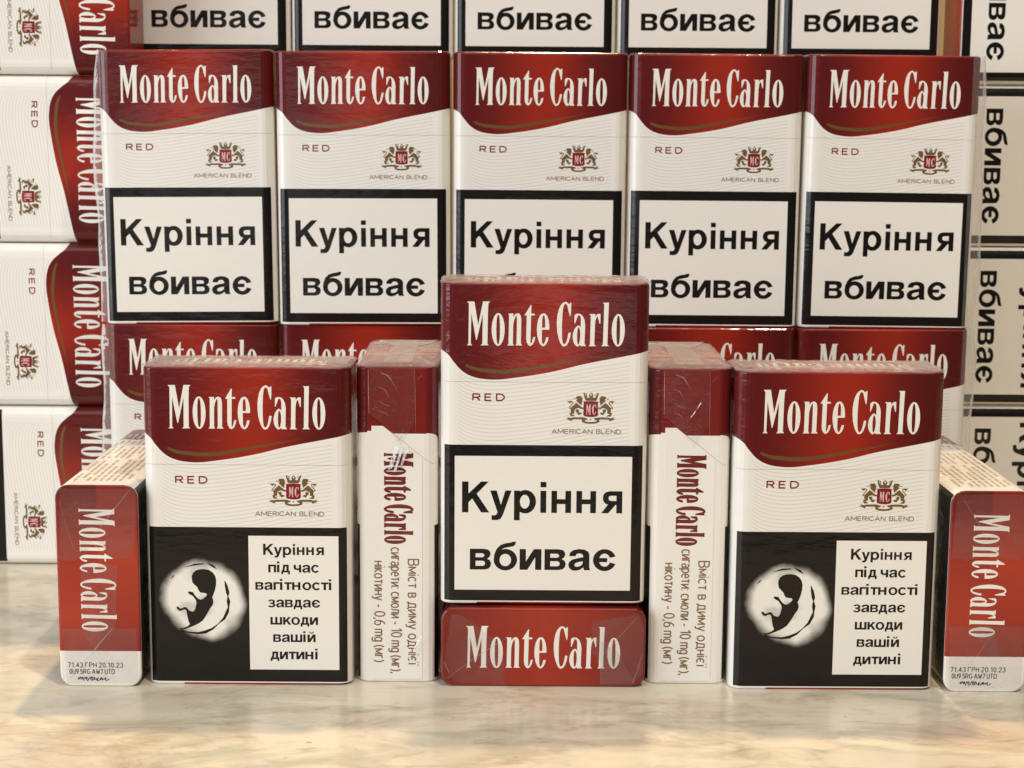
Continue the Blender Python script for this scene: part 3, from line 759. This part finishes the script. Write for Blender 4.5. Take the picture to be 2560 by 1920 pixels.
# ------------------------------------------------------------------ setting: marble table top and the wall seen through the gaps
def slab(name, x0, x1, y0, y1, z0, z1, mat, bev):
    bm = bmesh.new(); bmesh.ops.create_cube(bm, size=1)
    for v in bm.verts: v.co = Vector(((x0 + x1) / 2 + v.co.x * (x1 - x0), (y0 + y1) / 2 + v.co.y * (y1 - y0), (z0 + z1) / 2 + v.co.z * (z1 - z0)))
    bmesh.ops.bevel(bm, geom=bm.edges[:], offset=bev, segments=3, affect='EDGES', profile=0.5)
    me = bpy.data.meshes.new(name); bm.to_mesh(me); bm.free(); me.materials.append(mat)
    o = bpy.data.objects.new(name, me); C.objects.link(o); return o
t = slab('table_top', -0.75, 0.75, 0.23, 1.20, -0.03, 0.0, M['table'], 0.006)
t['kind'] = 'structure'; t['label'] = 'polished cream marble table top with grey and tan veins'
w = slab('wall', -2.0, 2.0, 1.45, 1.55, -0.7, 1.8, M['wall'], 0.005)
w['kind'] = 'structure'; w['label'] = 'plain tan wall showing in the gaps behind the packs'

# ------------------------------------------------------------------ back block: two rows of five upright packs
D1, X0, PITCH_X = 546.0, -129.2, 55.6
ORD = ['leftmost', 'second from left', 'middle', 'second from right', 'rightmost']
jit = random.Random(5)
FRONTALL = ('front', 'warn')
for row, (zb, g) in enumerate(((0.0, 'packs in the lower row of the back block'), (86.55, 'packs in the upper row of the back block'))):
    for i in range(5):
        if row:
            lab = f'{ORD[i]} of the five whole upright packs with two-word warnings in the row above'
            lab = {0: 'upright red and white pack with two-word warning, leftmost in the tall middle row',
                   1: 'upright pack with two-word warning, second from left in the tall middle row',
                   2: 'upright pack in the tall middle row, its warning half hidden by the centre pack',
                   3: 'upright pack in the tall middle row just right of the centre pack, warning partly hidden',
                   4: 'upright red and white pack with two-word warning, rightmost in the tall middle row'}[i]
        else:
            lab = {0: 'bottom-row pack behind the left picture-warning pack, red top and left edge showing',
                   1: 'bottom-row pack behind the left side-on pack, only its red top showing',
                   2: 'bottom-row pack hidden straight behind the two centre packs',
                   3: 'bottom-row pack behind the right side-on pack, only the end of its red top showing',
                   4: 'bottom-row pack behind the right picture-warning pack, its red top showing'}[i]
        pack((X0 + PITCH_X * (i + .5) + jit.uniform(-.15, .15), D1 + PD / 2 + jit.uniform(-.5, .5), zb), upright(jit.uniform(-.007, .007), jit.uniform(-.004, .004), (-.010, -.005, .001, .002, .006)[i] if row else 0.0), lab, g, FRONTALL)
# rear row on top, cropped by the picture's upper edge
DR, XR0 = 594.6, -130.3
for i in range(5):
    lab = {0: 'rear pack cut off by the upper picture edge, leftmost of the five',
           1: 'rear pack cut off by the upper picture edge, second from left',
           2: 'rear pack cut off by the upper picture edge, middle one of the five',
           3: 'rear pack cut off by the upper picture edge, second from right',
           4: 'rear pack cut off by the upper picture edge, rightmost of the five'}[i]
    pack((XR0 + 55.6 * (i + .5), DR + PD / 2 + jit.uniform(-.3, .3), 173.3), upright(jit.uniform(-.006, .006)), lab, 'rear packs along the upper picture edge', FRONTALL)

# ------------------------------------------------------------------ stacks of packs lying on their sides, lids to the right
LYING = (-Z_, Y_, X_)
lr = [(-127.9, 'sideways pack at the bottom of the left stack, standing on the table'),
      (-129.0, 'sideways pack in the left stack, second from the bottom'),
      (-126.4, 'sideways pack in the left stack, third from the bottom'),
      (-124.4, 'sideways pack in the left stack cut through by the upper picture edge'),
      (-126.0, 'sideways pack in the left stack, above the upper picture edge'),
      (-127.5, 'topmost sideways pack of the left stack, above the upper picture edge')]
for k_, (xr, lab) in enumerate(lr):
    pack((xr - PH, 571.6 + PD / 2 + jit.uniform(-.3, .3), 27.5 + 55.25 * k_), LYING, lab, 'sideways packs in the left stack', FRONTALL)
rr = [(153.9, 'sideways pack at the bottom of the right stack, beside the end pack on the right'),
      (153.2, 'sideways pack in the right stack, second from the bottom'),
      (152.9, 'sideways pack in the right stack, third from the bottom'),
      (151.8, 'sideways pack in the right stack cut through by the upper picture edge')]
for k_, (xl, lab) in enumerate(rr):
    pack((xl, 588 + PD / 2 + jit.uniform(-.4, .4), 27.5 + 55.1 * k_), LYING, lab, 'sideways packs in the right stack', FRONTALL)

# ------------------------------------------------------------------ front arrangement
fl = pack((-96.2 + 27.5, 444.9 + PD / 2, 0), upright(-.002), 'upright pack with black picture warning, left of the two in front', 'picture-warning packs in front', ('front', 'picture', 'top', 'film'), film=0)
fr_ = pack((60.3 + 27.5, 443.8 + PD / 2, 0), upright(.004), 'upright pack with black picture warning, right of the two in front', 'picture-warning packs in front', ('front', 'picture', 'top', 'film'), film=1)
cs = pack((-17.6 + 27.5, 446.6 + PD / 2, 22.5), upright(0, 0.004), 'upright pack standing on the flat pack in the centre, nearest two-word warning', None, ('front', 'warn', 'top', 'film'), film=2)
cl = pack((-17.0 + 27.2, 444.6 + PH, 10.95), (-X_, -Z_, -Y_), 'pack lying flat under the centre pack, red lid end facing front', None, ('top',))
SIDEON = (Y_, -X_, Z_)     # front to the right, left side towards the camera
sl = pack((-29.2, 448 + PW / 2, 0), SIDEON, 'side-on upright pack with small contents text, between left picture pack and centre', 'side-on packs flanking the centre', ('frames', 'side', 'film'), film=1)
sr = pack((48.9, 448 + PW / 2, 0), SIDEON, 'side-on upright pack with small contents text, between centre and right picture pack', 'side-on packs flanking the centre', ('frames', 'side', 'film'), film=0)
ENDON = (Z_, X_, Y_)
ll = pack((-108.3, 442.6, 27.5), ENDON, 'pack on its edge with price code on its end, far left of the front row', 'end-on packs at the row ends', ('frames', 'base', 'info'))
rl = pack((128.6, 442.6, 27.5), ENDON, 'pack on its edge with price code on its end, far right of the front row', 'end-on packs at the row ends', ('frames', 'base', 'info'))

# folded film on the end faces: a runs down the face from its middle, b across
flaps(ll, BOT, [[(-26.6, -9.5), (-26.6, 9.6), (-24.5, 10.6), (-16, 10.2), (-8.2, 9.3), (-7.6, 4.0), (-13.5, -1.0), (-9.0, -3.0), (-7.0, -6.0), (-7.2, -10.2)],
                [(11.6, -10.0), (11.4, 9.8), (26.6, 10.2), (26.6, -9.0)],
                [(-6.5, -4.3), (-6.0, 5.2), (12.0, 4.3), (17.5, -1.0), (12.5, -4.6)]],
      [([(-26.4, 9.0), (-20, 3.9), (-14.6, -0.3)], 0.10), ([(-17.0, 1.6), (-14.6, -0.3)], 0.22), ([(-12.4, -1.8), (-9.4, 1.5)], 0.22),
       ([(11.2, 3.6), (16, -0.4), (20.5, -4.3)], 0.18), ([(20.5, -4.3), (25, -8)], 0.07), ([(17.4, 0.2), (22.8, 8.4)], 0.08), ([(-24.0, -10.0), (-10, -6.2)], 0.06)])
flaps(rl, BOT, [[(-26.6, -9.5), (-26.8, 9.0), (-22, 10.4), (-12, 10.3), (-9.0, 7.5), (-9.8, -2.0), (-8.6, -6.0), (-9.4, -10.2)],
                [(9.4, -10.2), (9.2, 10.0), (26.6, 10.0), (26.6, -9.4)],
                [(9.4, -4.0), (9.0, 2.0), (17.5, 4.0), (17.4, 0.5)]],
      [([(-25.6, -8.0), (-18, -3.0), (-11, 0.5)], 0.07), ([(9.5, 3.0), (17, -2.0), (24, -8.0)], 0.06), ([(18.2, 3.0), (25, 9.0)], 0.06)])
flaps(cl, TOP, [[(-24.5, 9.2), (-22.0, 8.8), (-13.0, 2.5), (-10.5, -1.5), (-10.4, -10.3), (-23.5, -9.8), (-26.8, -5.0)],
                [(13.0, 7.0), (25.5, 9.4), (26.9, 6.0), (26.8, -7.0), (24.0, -10.2), (15.4, -10.2), (15.2, -3.0), (13.2, -1.5)],
                [(15.3, 2.0), (20.0, -1.0), (24.6, -9.4), (15.5, -10.0)]],
      [([(-26.0, -8.8), (-18.5, -3.0), (-11.6, 1.6)], 0.09), ([(-15.5, -1.0), (-12.6, 0.8)], 0.20), ([(25.0, 8.4), (19, 1.5), (14.5, -4.0)], 0.09),
       ([(26.8, -1.5), (25.2, -5.5)], 0.14), ([(26.0, -4.5), (24.2, -9.6)], 0.22), ([(-26.5, -4.0), (-25.2, -7.5)], 0.16), ([(-12.0, 0.5), (-8.5, 4.5)], 0.07)])
for r_, k_ in ((fl, 1), (fr_, 2), (cs, 3)):
    h_ = lambda off: (lambda a, b: TOP(0.60 + off)(a, b))
    flaps(r_, h_, [[(-26.6, -9.0), (-26.2, 9.0), (-17.0 - k_, 3.0), (-16.0, -4.0 + k_)], [(26.6, -9.0), (26.2, 9.2), (15.0 + k_, 4.0), (16.5, -3.0 - k_ * .5)],
                   [(-24, 10.4), (24, 10.5), (19.0, 5.2 + .5 * k_), (-18.0, 4.6)]],
          [([(-26, 9), (-20, 5), (-16.5, 3)], 0.16), ([(26, 9), (20, 5), (15.5 + k_, 3.8)], 0.16), ([(-26, -9.5), (-20, -6)], 0.2), ([(25.5, -9.8), (19, -5)], 0.2)])
for r_, k_ in ((sl, 1), (sr, 2)):
    h_ = lambda off: (lambda a, b: TOP(0.60 + off)(a, b))
    flaps(r_, h_, [[(-26.6, -9.0), (-26.2, 9.0), (-13.0 - k_, 5.0), (-12.0, -5.0 + k_)], [(26.6, -9.0), (26.2, 9.2), (11.0 + k_, 5.0), (12.5, -5.0 - k_ * .5)],
                   [(-24, -3.6), (-24, 3.4), (24, 3.8), (24, -3.9)], [(6.0, -10), (5.0, 10), (9.0, 10), (10.0, -10)]],
          [([(-26, 9), (-20, 7), (-13.5, 5)], 0.2), ([(26, 9), (20, 7), (11.5 + k_, 4.8)], 0.2), ([(-26, -9.5), (-20, -6)], 0.25), ([(25.5, -9.8), (19, -5)], 0.25)])
# side-on packs: film fold edges, slanting creases and pale strokes painted as reflection streaks
for r_, dx in ((sl, 0.0), (sr, 0.25)):
    f_ = SIDE(0.05)
    flaps(r_, SIDE, [[(0.6, 3.6), (0.6, 15.7), (14.5, 15.7), (21.5, 12.0), (16.0, 7.8), (12.8, 3.6)]],
          [([(0.7, 3.4 + dx), (6, 3.4 + dx), (12.6, 3.5 + dx)], 0.14), ([(0.7, 15.7), (10, 15.8), (18.0, 15.9)], 0.06),
           ([(1.6, 6.6), (2.4, 8.6), (4.4, 10.0)], 0.16), ([(3.0, 9.2), (6.4, 11.0)], 0.07), ([(5.4, 6.0), (6.2, 7.8), (8.2, 8.8)], 0.10), ([(9.2, 6.2), (10.2, 7.6), (10.6, 9.4)], 0.09), ([(12.0, 6.4), (12.4, 7.8), (13.4, 8.8)], 0.08), ([(2.2, 17.6), (3.4, 16.4)], 0.12),
           ([(20.6, 14.0), (24.8, 19.5)], 0.07)], 'film_faint')

# a few puckers of the film that catch the window: strips tilted towards it
k = NT('film_glint'); k.b.inputs['Base Color'].default_value = (0.80, 0.78, 0.80, 1); k.b.inputs['Roughness'].default_value = 0.12
k.b.inputs['IOR'].default_value = 1.9; k.b.inputs['Coat Weight'].default_value = 1.0; k.b.inputs['Coat Roughness'].default_value = 0.08
_tr = k.n('ShaderNodeBsdfTransparent'); _mx = k.n('ShaderNodeMixShader')
_f = k.math('MULTIPLY', k.step(k.noise(k.mapping(k.objco(), (1, 3.0, 0.7)), 900, 3), 0.36, 0.56), 0.80)
k.t.links.new(_f, _mx.inputs[0]); k.t.links.new(_tr.outputs[0], _mx.inputs[1]); k.t.links.new(k.b.outputs[0], _mx.inputs[2])
k.t.links.new(_mx.outputs[0], k.t.nodes['Material Output'].inputs['Surface']); M['film_glint'] = k.m
def puckers(parent, frame, strips):
    for st in strips:
        a0 = min(p_[0] for p_ in st); b0 = min(p_[1] for p_ in st)
        V = [frame(0.15 + 0.52 * (b - b0) + 0.066 * (a - a0))(a, b) for a, b in st]
        obj('film_pucker', mesh('film_pucker', V, [list(range(len(st)))], M['film_glint']), parent)
puckers(sl, SIDE, [[(21.3, 10.4), (21.5, 11.6), (27.4, 9.7), (27.8, 8.6)], [(22.0, 11.9), (22.1, 12.6), (28.2, 10.7), (28.4, 10.0)],
                   [(22.3, 13.0), (22.4, 14.1), (26.4, 12.5), (26.9, 11.8)], [(73.2, 17.3), (73.5, 17.6), (80.4, 14.1), (80.0, 14.0)]])
puckers(sr, SIDE, [[(8.8, 13.2), (8.9, 13.4), (13.2, 10.6), (12.7, 11.2)]])

# clear overwrap round each row of the back block: it stands off the packs at both ends
def overwrap(zb, zt, label, seed):
    rnd = random.Random(seed); V, F = [], []
    xl, xr, y0, y1 = X0, X0 + 5 * PITCH_X, D1, D1 + 24
    prof = [(xl + 3.0, y0 - 0.25), (xl + 0.4, y0 - 0.3), (xl - 1.4, y0 + 0.3), (xl - 2.1, y0 + 2.0), (xl - 2.3, y0 + 6), (xl - 2.2, y1 - 4), (xl - 0.5, y1),
            (xr + 0.5, y1), (xr + 2.2, y1 - 4), (xr + 2.3, y0 + 6), (xr + 2.1, y0 + 2.0), (xr + 1.4, y0 + 0.3), (xr - 0.4, y0 - 0.3), (xr - 3.0, y0 - 0.25)]
    nz = 14
    for k_ in range(nz + 1):
        z = zb + (zt - zb) * k_ / nz; e = 0.35 * (abs(k_ / nz - .5) * 2) ** 6
        for i, (x, y) in enumerate(prof):
            s_ = -1 if i < 7 else 1
            w_ = 0.0 if i in (0, 13) else rnd.uniform(-.14, .14) - e * 2.2 + 0.55 * math.sin(k_ * .55 + seed * 2 + i * .35) + 0.25 * math.sin(k_ * 1.4 + i)
            V.append((x + s_ * w_, y + rnd.uniform(-.05, .05) * (i not in (0, 13)), z))
    n = len(prof)
    for k_ in range(nz):
        for i in range(n - 1): F.append([k_ * n + i, k_ * n + i + 1, (k_ + 1) * n + i + 1, (k_ + 1) * n + i])
    o = obj('film_overwrap', mesh('film_overwrap', V, F, M['film_edge'], True))
    o['label'] = label; o['category'] = 'film wrap'; o['group'] = 'film overwraps round the back block'
overwrap(86.9, 172.8, 'clear film wrap standing out at both ends of the tall middle row', 1)
overwrap(0.4, 86.2, 'clear film wrap standing out at both ends of the bottom row behind the front packs', 2)

# the inkjet stamp never lands in quite the same place
for ch in rl.children_recursive:
    if ch.name.startswith('price_code') or ch.name.startswith('batch_mark'):
        ch.location = (0.0003, -0.0004, 0.0); ch.rotation_euler = (0, 0, 0)
